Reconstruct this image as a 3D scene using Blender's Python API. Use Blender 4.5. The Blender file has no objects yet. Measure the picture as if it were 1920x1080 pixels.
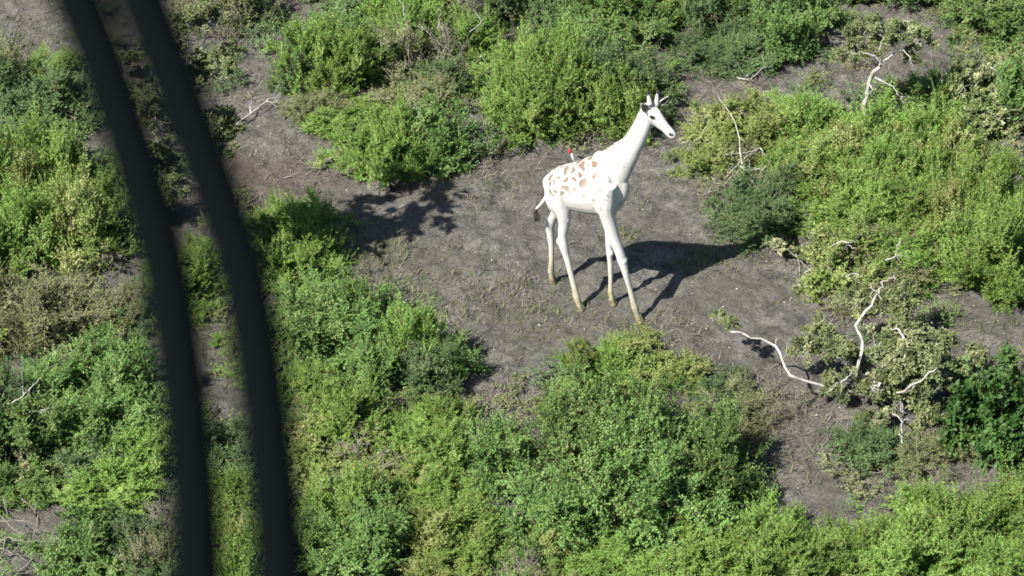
import bpy, math, random
import numpy as np
from mathutils import Vector, Matrix

# ------------------------------------------------------------------ camera, sky, sun, exposure
S = bpy.context.scene
COL = S.collection
R_ = math.radians
DIST, PITCH, FOV = 31.0, R_(35), R_(25)
CAM = np.array([0, -DIST * math.cos(PITCH), DIST * math.sin(PITCH)])
FW = np.array([0, math.cos(PITCH), -math.sin(PITCH)])
RT = np.array([1.0, 0, 0])
UP = np.cross(RT, FW)
KP = math.tan(FOV / 2) / 960

cd = bpy.data.cameras.new('camera')
cd.sensor_width = 36
cd.angle = FOV
cd.clip_start = 0.05
cd.clip_end = 3000
cd.dof.use_dof = True
cd.dof.focus_distance = 30.5
cd.dof.aperture_fstop = 3.7
co = bpy.data.objects.new('camera', cd)
co.location = CAM
co.rotation_euler = (math.pi / 2 - PITCH, 0, 0)
COL.objects.link(co)
S.camera = co

SUN_TRAVEL = np.array([0.66, 0.58])            # the way shadows fall on the ground
SUN_ELEV = R_(48)
w = bpy.data.worlds.new('World')
S.world = w
w.use_nodes = True
nt = w.node_tree
bg = nt.nodes['Background']
sky = nt.nodes.new('ShaderNodeTexSky')
sky.sky_type = 'NISHITA'
sky.sun_disc = False
sky.sun_elevation = SUN_ELEV
sky.sun_rotation = math.atan2(-SUN_TRAVEL[0], -SUN_TRAVEL[1])
nt.links.new(sky.outputs[0], bg.inputs[0])
bg.inputs[1].default_value = 0.05

sl = bpy.data.lights.new('sun', 'SUN')
sl.energy = 4.6
sl.angle = R_(0.53)
sl.color = (1.0, 0.955, 0.88)
so = bpy.data.objects.new('sun', sl)
COL.objects.link(so)
hd = SUN_TRAVEL / np.linalg.norm(SUN_TRAVEL)
td = Vector((hd[0] * math.cos(SUN_ELEV), hd[1] * math.cos(SUN_ELEV), -math.sin(SUN_ELEV)))
so.rotation_euler = td.to_track_quat('-Z', 'Y').to_euler()
so.location = (-20, -20, 40)

S.view_settings.view_transform = 'Standard'
S.view_settings.look = 'None'
S.view_settings.exposure = 1.35
S.view_settings.gamma = 1.0
S.view_settings.use_curve_mapping = False
S.render.engine = 'CYCLES'
S.cycles.use_denoising = True
S.cycles.max_bounces = 6
S.cycles.transmission_bounces = 4
S.cycles.filter_width = 1.7
S.render.filter_size = 1.7

# ------------------------------------------------------------------ helpers
def ray(x, y):
    return FW + RT * (x - 960) * KP + UP * (540 - y) * KP

def at(x, y, z=0.0):
    """where the ray through a point of the photograph meets the height z"""
    d = ray(x, y)
    return CAM + d * ((z - CAM[2]) / d[2])

def on_plane(x, y, p, n):
    d = ray(x, y)
    return CAM + d * (np.dot(p - CAM, n) / np.dot(d, n))

def srgb(r, g, b):
    f = lambda c: c / 255 / 12.92 if c / 255 <= .04045 else ((c / 255 + .055) / 1.055) ** 2.4
    return (f(r), f(g), f(b), 1)

def mesh(name, V, faces, mats=(), mi=None, smooth=False, tint=None):
    """faces: a list of (n, k) index arrays, k = 3 or 4"""
    me = bpy.data.meshes.new(name)
    V = np.asarray(V, np.float32)
    faces = [np.asarray(f, np.int32) for f in faces if len(f)]
    tot = np.concatenate([np.full(len(f), f.shape[1], np.int32) for f in faces])
    idx = np.concatenate([f.ravel() for f in faces])
    me.vertices.add(len(V)); me.vertices.foreach_set('co', V.ravel())
    me.loops.add(len(idx)); me.loops.foreach_set('vertex_index', idx)
    me.polygons.add(len(tot))
    me.polygons.foreach_set('loop_start', np.concatenate([[0], np.cumsum(tot)[:-1]]).astype(np.int32))
    if mi is not None:
        me.polygons.foreach_set('material_index', np.concatenate(mi).astype(np.int32))
    if smooth:
        me.polygons.foreach_set('use_smooth', np.ones(len(tot), bool))
    me.update(calc_edges=True)
    if tint is not None:
        a = me.attributes.new('tint', 'FLOAT', 'POINT')
        a.data.foreach_set('value', np.asarray(tint, np.float32))
    for m in mats:
        me.materials.append(m)
    return me

def obj(name, me, parent=None, loc=(0, 0, 0), rot=(0, 0, 0), sc=(1, 1, 1)):
    o = bpy.data.objects.new(name, me)
    COL.objects.link(o)
    o.parent = parent
    o.location = loc; o.rotation_euler = rot; o.scale = sc
    return o

def tag(o, label, cat, group=None):
    o['label'] = label; o['category'] = cat
    if group: o['group'] = group
    return o

def unit(a):
    return a / np.maximum(np.linalg.norm(a, axis=-1, keepdims=True), 1e-9)

def frames(P):
    P = np.asarray(P, float)
    T = unit(np.gradient(P, axis=0))
    ref = np.array([0, 0, 1.0]) if abs(T[0][2]) < .9 else np.array([1.0, 0, 0])
    N = [unit(np.cross(T[0], ref))]
    for t in T[1:]:
        n = N[-1] - t * np.dot(N[-1], t)
        N.append(unit(n))
    N = np.array(N)
    return T, N, np.cross(T, N)

def smooth_path(P, n, rad=None):
    """Catmull-Rom through the points"""
    P = np.asarray(P, float)
    Q = np.vstack([2 * P[0] - P[1], P, 2 * P[-1] - P[-2]])
    u = np.linspace(0, len(P) - 1 - 1e-6, n)
    i = u.astype(int); t = (u - i)[:, None]
    a, b, c, d = Q[i], Q[i + 1], Q[i + 2], Q[i + 3]
    out = .5 * (2 * b + (c - a) * t + (2 * a - 5 * b + 4 * c - d) * t ** 2 + (3 * b - a - 3 * c + d) * t ** 3)
    if rad is None: return out
    return out, np.interp(u, np.arange(len(P)), rad)

def tube(P, r, k=8):
    """capped tube along P, radius per point; returns verts and faces"""
    P = np.asarray(P, float); n = len(P)
    r = np.broadcast_to(np.asarray(r, float), (n,))
    T, N, B = frames(P)
    a = np.arange(k) * 2 * math.pi / k
    V = (P[:, None] + r[:, None, None] * (N[:, None] * np.cos(a)[None, :, None] + B[:, None] * np.sin(a)[None, :, None])).reshape(-1, 3)
    j = np.arange(k); jn = (j + 1) % k
    q = np.concatenate([np.stack([i * k + j, i * k + jn, (i + 1) * k + jn, (i + 1) * k + j], 1) for i in range(n - 1)])
    V = np.vstack([V, P[0], P[-1]])
    c0, c1 = n * k, n * k + 1
    t = np.concatenate([np.stack([np.full(k, c0), jn, j], 1), np.stack([np.full(k, c1), (n - 1) * k + j, (n - 1) * k + jn], 1)])
    return V, q, t

def join(parts):
    V, Q, T, o = [], [], [], 0
    for v, q, t in parts:
        V.append(v)
        if len(q): Q.append(q + o)
        if len(t): T.append(t + o)
        o += len(v)
    return np.vstack(V), [np.concatenate(f) for f in (Q, T) if f]

def vnoise(x, y, seed=0):
    """smooth value noise"""
    rs = np.random.RandomState(seed).rand(256, 256)
    xi = np.floor(x).astype(int); yi = np.floor(y).astype(int)
    fx = x - xi; fy = y - yi
    fx = fx * fx * (3 - 2 * fx); fy = fy * fy * (3 - 2 * fy)
    g = lambda i, j: rs[i & 255, j & 255]
    return (g(xi, yi) * (1 - fx) + g(xi + 1, yi) * fx) * (1 - fy) + (g(xi, yi + 1) * (1 - fx) + g(xi + 1, yi + 1) * fx) * fy

# ------------------------------------------------------------------ materials
def new_mat(name):
    m = bpy.data.materials.new(name); m.use_nodes = True
    n = m.node_tree.nodes; n.clear()
    out = n.new('ShaderNodeOutputMaterial')
    return m, n, m.node_tree.links, out

def ramp(n, stops, interp='LINEAR'):
    r = n.new('ShaderNodeValToRGB'); cr = r.color_ramp; cr.interpolation = interp
    while len(cr.elements) < len(stops): cr.elements.new(.5)
    for e, (p, c) in zip(cr.elements, stops):
        e.position = p; e.color = (*c[:3], 1)
    return r

def leaf_mat(name, stops, trans=.32, rough=.55, spec=.25, gain=1.0):
    m, n, l, out = new_mat(name)
    at_ = n.new('ShaderNodeAttribute'); at_.attribute_name = 'tint'
    rp = ramp(n, stops)
    oi = n.new('ShaderNodeObjectInfo')
    hs = n.new('ShaderNodeHueSaturation'); hs.inputs['Saturation'].default_value = .96
    mr = n.new('ShaderNodeMapRange'); mr.inputs[3].default_value = .92; mr.inputs[4].default_value = 1.27
    mh = n.new('ShaderNodeMapRange'); mh.inputs[3].default_value = .496; mh.inputs[4].default_value = .512
    l.new(at_.outputs['Fac'], rp.inputs[0]); l.new(rp.outputs[0], hs.inputs['Color'])
    l.new(oi.outputs['Random'], mr.inputs[0]); l.new(mr.outputs[0], hs.inputs['Value'])
    l.new(oi.outputs['Random'], mh.inputs[0]); l.new(mh.outputs[0], hs.inputs['Hue'])
    p = n.new('ShaderNodeBsdfPrincipled'); p.inputs['Roughness'].default_value = rough
    p.inputs['Specular IOR Level'].default_value = spec
    t = n.new('ShaderNodeBsdfTranslucent')
    mx = n.new('ShaderNodeMixShader'); mx.inputs[0].default_value = trans
    l.new(hs.outputs[0], p.inputs['Base Color']); l.new(hs.outputs[0], t.inputs[0])
    l.new(p.outputs[0], mx.inputs[1]); l.new(t.outputs[0], mx.inputs[2]); l.new(mx.outputs[0], out.inputs[0])
    return m

def plain(name, col, rough=.7, spec=.3, noise=None, bump=0):
    m, n, l, out = new_mat(name)
    p = n.new('ShaderNodeBsdfPrincipled'); p.inputs['Roughness'].default_value = rough
    p.inputs['Specular IOR Level'].default_value = spec
    p.inputs['Base Color'].default_value = (*col, 1)
    if noise:
        tc = n.new('ShaderNodeTexCoord'); nz = n.new('ShaderNodeTexNoise')
        nz.inputs['Scale'].default_value = noise[0]; nz.inputs['Detail'].default_value = 5
        rp = ramp(n, [(.3, col), (.7, noise[1])])
        l.new(tc.outputs['Object'], nz.inputs['Vector']); l.new(nz.outputs[0], rp.inputs[0]); l.new(rp.outputs[0], p.inputs['Base Color'])
        if bump:
            b = n.new('ShaderNodeBump'); b.inputs['Strength'].default_value = bump; b.inputs['Distance'].default_value = .01
            l.new(nz.outputs[0], b.inputs['Height']); l.new(b.outputs[0], p.inputs['Normal'])
    l.new(p.outputs[0], out.inputs[0])
    return m

LEAF = {
    'A': leaf_mat('feathery_leaf', [(.0, (.098, .168, .030)), (.45, (.170, .275, .052)), (.8, (.235, .345, .078)), (1, (.33, .35, .15))], trans=.32, spec=.15),
    'Y': leaf_mat('yellowing_leaf', [(.0, (.12, .165, .038)), (.5, (.205, .26, .064)), (1, (.33, .335, .14))], trans=.32, spec=.15),
    'B': leaf_mat('fine_green_leaf', [(.0, (.082, .145, .036)), (.5, (.145, .24, .063)), (.85, (.20, .295, .085)), (1, (.26, .30, .13))], trans=.32, spec=.12),
    'C': leaf_mat('round_olive_leaf', [(.0, (.085, .108, .040)), (.5, (.16, .195, .07)), (1, (.31, .325, .18))], trans=.25, rough=.45, spec=.3),
    'D': leaf_mat('dry_olive_leaf', [(.0, (.095, .115, .042)), (.5, (.165, .19, .068)), (1, (.25, .245, .13))], trans=.3, spec=.15),
    'E': leaf_mat('dull_green_leaf', [(.0, (.062, .105, .038)), (.5, (.110, .178, .064)), (1, (.18, .235, .105))], trans=.30, spec=.15),
    'F': leaf_mat('broad_green_leaf', [(.0, (.030, .072, .016)), (.5, (.058, .120, .028)), (1, (.11, .185, .05))], trans=.3, rough=.55, spec=.15),
}
LEAF['G'] = LEAF['D']
BARK_GREY = plain('grey_twig_bark', (.12, .11, .093), .85, .2, (14, (.22, .205, .175)))
BARK_DARK = plain('brown_twig_bark', (.07, .055, .042), .85, .2, (14, (.14, .11, .085)))
BARK_GREEN = plain('green_twig_bark', (.10, .12, .04), .8, .2, (14, (.20, .22, .09)))
BARK_WHITE = plain('white_branch_bark', (.20, .19, .175), .8, .2, (9, (.48, .465, .43)), .4)

# ground: grey sandy soil with a rusty patch and fine relief
def ground_mat():
    m, n, l, out = new_mat('grey_sandy_soil')
    tc = n.new('ShaderNodeTexCoord')
    def noise(scale, detail, rough=.6, dist=0):
        z = n.new('ShaderNodeTexNoise'); z.inputs['Scale'].default_value = scale
        z.inputs['Detail'].default_value = detail; z.inputs['Roughness'].default_value = rough
        z.inputs['Distortion'].default_value = dist
        l.new(tc.outputs['Object'], z.inputs['Vector']); return z
    def mix(fac, a, b, mode='MIX'):
        x = n.new('ShaderNodeMix'); x.data_type = 'RGBA'; x.blend_type = mode
        if isinstance(fac, float): x.inputs[0].default_value = fac
        else: l.new(fac, x.inputs[0])
        for s, v in ((6, a), (7, b)):
            if isinstance(v, tuple): x.inputs[s].default_value = (*v, 1)
            else: l.new(v, x.inputs[s])
        return x.outputs[2]
    big = noise(.55, 4); mid = noise(3.2, 6, .65, .6); fine = noise(26, 6, .75, .4); grit = noise(120, 3, .7)
    r1 = ramp(n, [(.30, (.060, .058, .0535)), (.5, (.128, .1235, .111)), (.72, (.21, .204, .185))]); l.new(mid.outputs[0], r1.inputs[0])
    rb = ramp(n, [(.46, (0, 0, 0)), (.68, (1, 1, 1))]); l.new(big.outputs[0], rb.inputs[0])
    c = mix(rb.outputs[0], r1.outputs[0], (.116, .110, .094))
    # the rusty patch lies between the bushes left of the animal
    rust = at(500, 345)
    vm = n.new('ShaderNodeVectorMath'); vm.operation = 'DISTANCE'; vm.inputs[1].default_value = tuple(rust)
    l.new(tc.outputs['Object'], vm.inputs[0])
    ad = n.new('ShaderNodeMath'); ad.operation = 'MULTIPLY_ADD'; ad.inputs[1].default_value = 1.6
    l.new(mid.outputs[0], ad.inputs[0]); l.new(vm.outputs['Value'], ad.inputs[2])
    rr = ramp(n, [(.0, (1, 1, 1)), (.35, (.8, .8, .8)), (.62, (0, 0, 0))])
    dv = n.new('ShaderNodeMath'); dv.operation = 'MULTIPLY'; dv.inputs[1].default_value = .27
    l.new(ad.outputs[0], dv.inputs[0]); l.new(dv.outputs[0], rr.inputs[0])
    c = mix(rr.outputs[0], c, (.114, .092, .081))
    rf = ramp(n, [(.3, (.38, .37, .36)), (.5, (1, 1, 1)), (.75, (1.5, 1.49, 1.47))]); l.new(fine.outputs[0], rf.inputs[0])
    c = mix(1.0, c, rf.outputs[0], 'MULTIPLY')
    rg = ramp(n, [(.3, (.7, .7, .7)), (.7, (1.25, 1.25, 1.25))]); l.new(grit.outputs[0], rg.inputs[0])
    c = mix(1.0, c, rg.outputs[0], 'MULTIPLY')
    p = n.new('ShaderNodeBsdfPrincipled'); p.inputs['Roughness'].default_value = .95
    p.inputs['Specular IOR Level'].default_value = .1
    l.new(c, p.inputs['Base Color'])
    b = n.new('ShaderNodeBump'); b.inputs['Strength'].default_value = 1.0; b.inputs['Distance'].default_value = .05
    l.new(fine.outputs[0], b.inputs['Height']); l.new(b.outputs[0], p.inputs['Normal'])
    l.new(p.outputs[0], out.inputs[0])
    return m

# ------------------------------------------------------------------ ground
HOOVES = {'far hind': (1035, 529), 'near hind': (1088, 580), 'far front': (1148, 570), 'near front': (1198, 604)}
HW = {k: at(*v) for k, v in HOOVES.items()}

def ground_h(x, y):
    h = .075 * (vnoise(x * .8 + 40, y * .8 + 40, 1) - .5) + .06 * (vnoise(x * 2.3 + 9, y * 2.3 + 9, 2) - .5) \
        + .065 * (vnoise(x * 6 + 60, y * 6 + 60, 3) - .5) + .042 * (vnoise(x * 13 + 80, y * 15 + 80, 4) - .5)
    f = np.ones_like(h)
    for p in HW.values():
        d = np.hypot(x - p[0], y - p[1])
        f = np.minimum(f, np.clip((d - .05) / .35, 0, 1))
    return h * f

def axis(lo, hi, step):
    a = list(np.arange(lo, hi, step)); s = step
    up, dn = [a[-1]], [a[0]]
    while up[-1] < 900:
        s *= 1.35; up.append(up[-1] + s); dn.append(dn[-1] - s)
    return np.array(dn[:0:-1] + a + up[1:])

gx, gy = axis(-10, 10, .045), axis(-7.5, 11, .045)
X, Y = np.meshgrid(gx, gy)
Z = ground_h(X, Y)
nx, ny = len(gx), len(gy)
ii = (np.arange(ny - 1)[:, None] * nx + np.arange(nx - 1)[None]).ravel()
g = obj('ground', mesh('ground', np.stack([X, Y, Z], -1).reshape(-1, 3),
        [np.stack([ii, ii + 1, ii + nx + 1, ii + nx], 1)], [ground_mat()], smooth=True))
g['kind'] = 'structure'

# ------------------------------------------------------------------ leafy branches (shared between the bushes)
def leafy(seed, nm, ntw, nk, LL, LW, TL, up=.25, out=.6, rnd=.8, tmin=.25, low=-.12, flat=0., droop=0., mr=.012, tw=.004, curl=.25, shoot=.10):
    """a dome of branches of radius about one: limbs, twigs, and leaves along each twig"""
    r = np.random.RandomState(seed)
    cz = r.uniform(low, 1, nm); ph = r.uniform(0, 2 * math.pi, nm)
    sr = np.sqrt(1 - cz ** 2)
    D = np.stack([sr * np.cos(ph), sr * np.sin(ph), cz], 1)
    bumps = unit(r.normal(size=(5, 3)) + [0, 0, .6])
    lump = np.max(np.clip(D @ bumps.T, 0, 1) ** 3, 1)
    L = (.66 + .36 * lump) * r.uniform(.78, 1.12, nm)
    base = np.stack([r.normal(0, .10, nm), r.normal(0, .10, nm), np.zeros(nm)], 1)
    wob = r.normal(0, .09, (nm, 3))
    def P(i, t):
        t = t[..., None]
        d = D[i] * L[i][..., None]
        p = base[i] + d * t + wob[i] * np.sin(math.pi * t)
        p[..., 2] += .14 * np.sin(math.pi * t[..., 0]) - droop * t[..., 0] ** 2 + .03
        return p
    V, Q, T, tint, mq, mt = [], [], [], [], [], []
    nv = 0
    # limbs, three-sided
    ts = np.linspace(0, .97, 5)
    for i in range(nm):
        pp = P(np.full(5, i), ts)
        v, q, t = tube(pp, np.linspace(mr, mr * .3, 5), 3)
        V.append(v); Q.append(q + nv); mq.append(np.zeros(len(q))); nv += len(v); tint.append(np.full(len(v), .5))
    # twigs
    I = np.repeat(np.arange(nm), ntw)
    t = 1 - (1 - tmin) * r.rand(len(I)) ** 1.25
    A = P(I, t)
    d = unit(unit(r.normal(size=(len(I), 3))) * rnd + D[I] * out + np.array([0, 0, up]))
    d[:, 2] *= (1 - flat); d = unit(d)
    tl = TL * r.uniform(.55, 1.25, len(I))
    sh = r.rand(len(I)) < shoot * np.clip(t * 2 - .8, 0, 1)
    d[sh] = unit(d[sh] + np.array([0, 0, .7]) + D[I[sh]] * .4); tl[sh] *= r.uniform(1.5, 2.3, sh.sum())
    side = unit(np.cross(d, np.array([0, 0, 1.]) + r.normal(0, .35, d.shape)))
    nrm = np.cross(side, d)
    tip = A + d * tl[:, None] + np.array([0, 0, -1]) * (tl * curl * .5)[:, None]
    wv = tw * .9
    tv = np.stack([A + side * wv, A - side * wv * .5 + nrm * wv, A - side * wv * .5 - nrm * wv, tip], 1).reshape(-1, 3)
    b = nv + np.arange(len(I)) * 4
    T.append(np.concatenate([np.stack([b, b + 1, b + 3], 1), np.stack([b + 1, b + 2, b + 3], 1), np.stack([b + 2, b, b + 3], 1)]))
    mt.append(np.zeros(len(I) * 3)); V.append(tv); nv += len(tv); tint.append(np.full(len(tv), .5))
    # leaves
    J = np.repeat(np.arange(len(I)), nk)
    k = np.tile(np.arange(nk), len(I))
    s = (k + r.uniform(.2, .9, len(J))) / nk
    s = .08 + .92 * s
    sg = np.where(k % 2 == 0, 1., -1.)
    bp = A[J] + (tip - A)[J] * s[:, None]
    bp[:, 2] += curl * .25 * tl[J] * np.sin(math.pi * s) * .5
    ld = unit(d[J] * .55 + side[J] * sg[:, None] * .85 + r.normal(0, .38, (len(J), 3)))
    up_ = unit(np.array([0, 0, .9]) + D[I[J]] * .35 + r.normal(0, .55, ld.shape))
    wd = unit(np.cross(ld, up_))
    ll = LL * r.uniform(.6, 1.25, len(J)) * (1.1 - .35 * s); lw = LW * .5 * r.uniform(.7, 1.2, len(J))
    n2 = np.cross(wd, ld)
    mid = bp + ld * (ll * .48)[:, None] + n2 * (ll * .06)[:, None]
    lv = np.stack([bp, mid + wd * lw[:, None], bp + ld * ll[:, None], mid - wd * lw[:, None]], 1).reshape(-1, 3)
    b = nv + np.arange(len(J)) * 4
    Q.append(np.stack([b, b + 1, b + 2, b + 3], 1)); mq.append(np.ones(len(J)))
    tl_ = np.clip(.42 + .20 * r.normal(size=nm)[I[J]] + .13 * r.normal(size=len(I))[J] + .10 * r.normal(size=len(J)), 0, 1)
    V.append(lv); tint.append(np.repeat(tl_, 4))
    V = np.vstack(V)
    V[:, 2] = np.maximum(V[:, 2], -.02)
    return V, [np.vstack(Q), np.vstack(T)], [np.concatenate(mq), np.concatenate(mt)], np.concatenate(tint)

KIND = {
    'A': dict(nm=30, ntw=38, nk=24, LL=.064, LW=.019, TL=.29, up=.45, out=.5, rnd=.75, bark=BARK_GREEN, tw=.007, shoot=.26),
    'Y': dict(nm=26, ntw=30, nk=18, LL=.064, LW=.025, TL=.26, up=.4, out=.5, rnd=.8, bark=BARK_GREEN, mr=.014, tw=.007, shoot=.28),
    'B': dict(nm=34, ntw=42, nk=22, LL=.052, LW=.024, TL=.26, up=.15, out=.6, rnd=.7, flat=.3, bark=BARK_DARK, shoot=.14),
    'C': dict(nm=20, ntw=26, nk=13, LL=.095, LW=.062, TL=.20, up=.25, out=.4, rnd=.9, bark=BARK_WHITE, mr=.015, tw=.005, tmin=.42),
    'D': dict(nm=30, ntw=34, nk=12, LL=.058, LW=.026, TL=.31, up=.35, out=.45, rnd=.9, bark=BARK_GREY, mr=.014, tw=.008, tmin=.2, shoot=.2),
    'E': dict(nm=30, ntw=40, nk=20, LL=.058, LW=.021, TL=.27, up=.35, out=.5, rnd=.85, bark=BARK_DARK, tw=.005, shoot=.16),
    'F': dict(nm=26, ntw=30, nk=14, LL=.105, LW=.066, TL=.24, up=.2, out=.6, rnd=.8, bark=BARK_DARK),
    'G': dict(nm=22, ntw=22, nk=2, LL=.05, LW=.024, TL=.36, up=.35, out=.5, rnd=.9, bark=BARK_GREY, mr=.014, tw=.008, tmin=.15, shoot=.15),
}
LOBES = {}
for ki, (k, kw) in enumerate(KIND.items()):
    kw = dict(kw); bark = kw.pop('bark'); LOBES[k] = []
    for v in range(3):
        V, F, mi, tt = leafy(100 * ki + v + 7, **kw)
        LOBES[k].append(mesh('leafy_branch', V, F, [bark, LEAF[k]], mi, tint=tt))

def stem_mesh(seed, bark, h=.5, n=5, r0=.03):
    r = np.random.RandomState(seed); ps = []
    for i in range(n):
        a = r.uniform(0, 6.28); t = np.linspace(0, 1, 5)[:, None]
        e = np.array([math.cos(a) * r.uniform(.2, .5), math.sin(a) * r.uniform(.2, .5), h * r.uniform(.8, 1.2)])
        p = e * t + r.normal(0, .02, (5, 3)) * t; p[:, 2] -= .03 * (1 - t[:, 0])
        ps.append(tube(p, np.linspace(r0, r0 * .4, 5), 5))
    V, F = join(ps)
    return mesh('stem', V, F, [bark], smooth=True)
STEMS = {b.name: [stem_mesh(s, b) for s in range(3)] for b in (BARK_GREY, BARK_DARK, BARK_WHITE, BARK_GREEN)}

SP, CP = math.sin(PITCH), math.cos(PITCH)
FOOT = []
def bush(x0, y0, x1, y1, kinds, label, q=.8, name='bush', dens=1.0, seed=0, rl=.62, group=None, cat='bush'):
    """a bush that stands on the ground where the photograph shows it; kinds: letters of its leafy branches"""
    r = np.random.RandomState(seed + 11)
    xm = (x0 + x1) / 2
    c = at(xm, (y0 + y1) / 2)
    s = 1 / (KP * np.dot(c - CAM, FW))
    rx = (x1 - x0) / 2 / s
    rd = (y1 - y0) / s / (SP + math.hypot(SP, q * CP))
    rx *= 1.08; rd *= 1.08
    H = q * rd
    yc = y1 - rd * SP * s
    c = at(xm, yc)
    root = bpy.data.objects.new(name, None); COL.objects.link(root)
    root.location = (c[0], c[1], 0); root.empty_display_size = .2
    FOOT.append((c[0], c[1], rx, rd))
    tag(root, label, cat, group)
    rl = min(rl, .8 * min(rx, rd))
    ex, ey = max(rx - rl * .58, .02), max(rd - rl * .58, .02)
    n = max(1, int(round(dens * 1.75 * (ex + rl * .55) * (ey + rl * .55) / rl ** 2)))
    pts, tries = [], 0
    mind = rl * .85
    while len(pts) < n:
        a, u = r.uniform(0, 6.283), math.sqrt(r.rand())
        p = np.array([math.cos(a) * u * ex, math.sin(a) * u * ey])
        tries += 1
        if all(np.hypot(*(p - z[0])) > mind for z in pts): pts.append((p, u))
        elif tries % 30 == 0: mind *= .93
    bark = KIND[kinds[0]]['bark']
    for j, (p, u) in enumerate(pts):
        k = kinds[r.randint(len(kinds))]
        if r.rand() < (.12 if 'D' in kinds else .02): k = 'G'
        elif r.rand() < .06: k = {'A': 'Y', 'B': 'A', 'E': 'D', 'Y': 'A'}.get(k, k)
        f = math.sqrt(max(.12, 1 - .75 * u * u))
        rr = rl * r.uniform(.88, 1.3)
        hh = min(1.6 * rr, max(.3 * rr, H * f * r.uniform(.82, 1.15)))
        obj('leafy_branch', LOBES[k][r.randint(3)], root, (p[0], p[1], -.02), (r.normal(0, .06), r.normal(0, .06), r.uniform(0, 6.28)), (rr, rr, hh))
        if j % 3 == 0:
            obj('stem', STEMS[bark.name][r.randint(3)], root, (p[0], p[1], 0), (0, 0, r.uniform(0, 6.28)), (rr, rr, hh))
    return root

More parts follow.
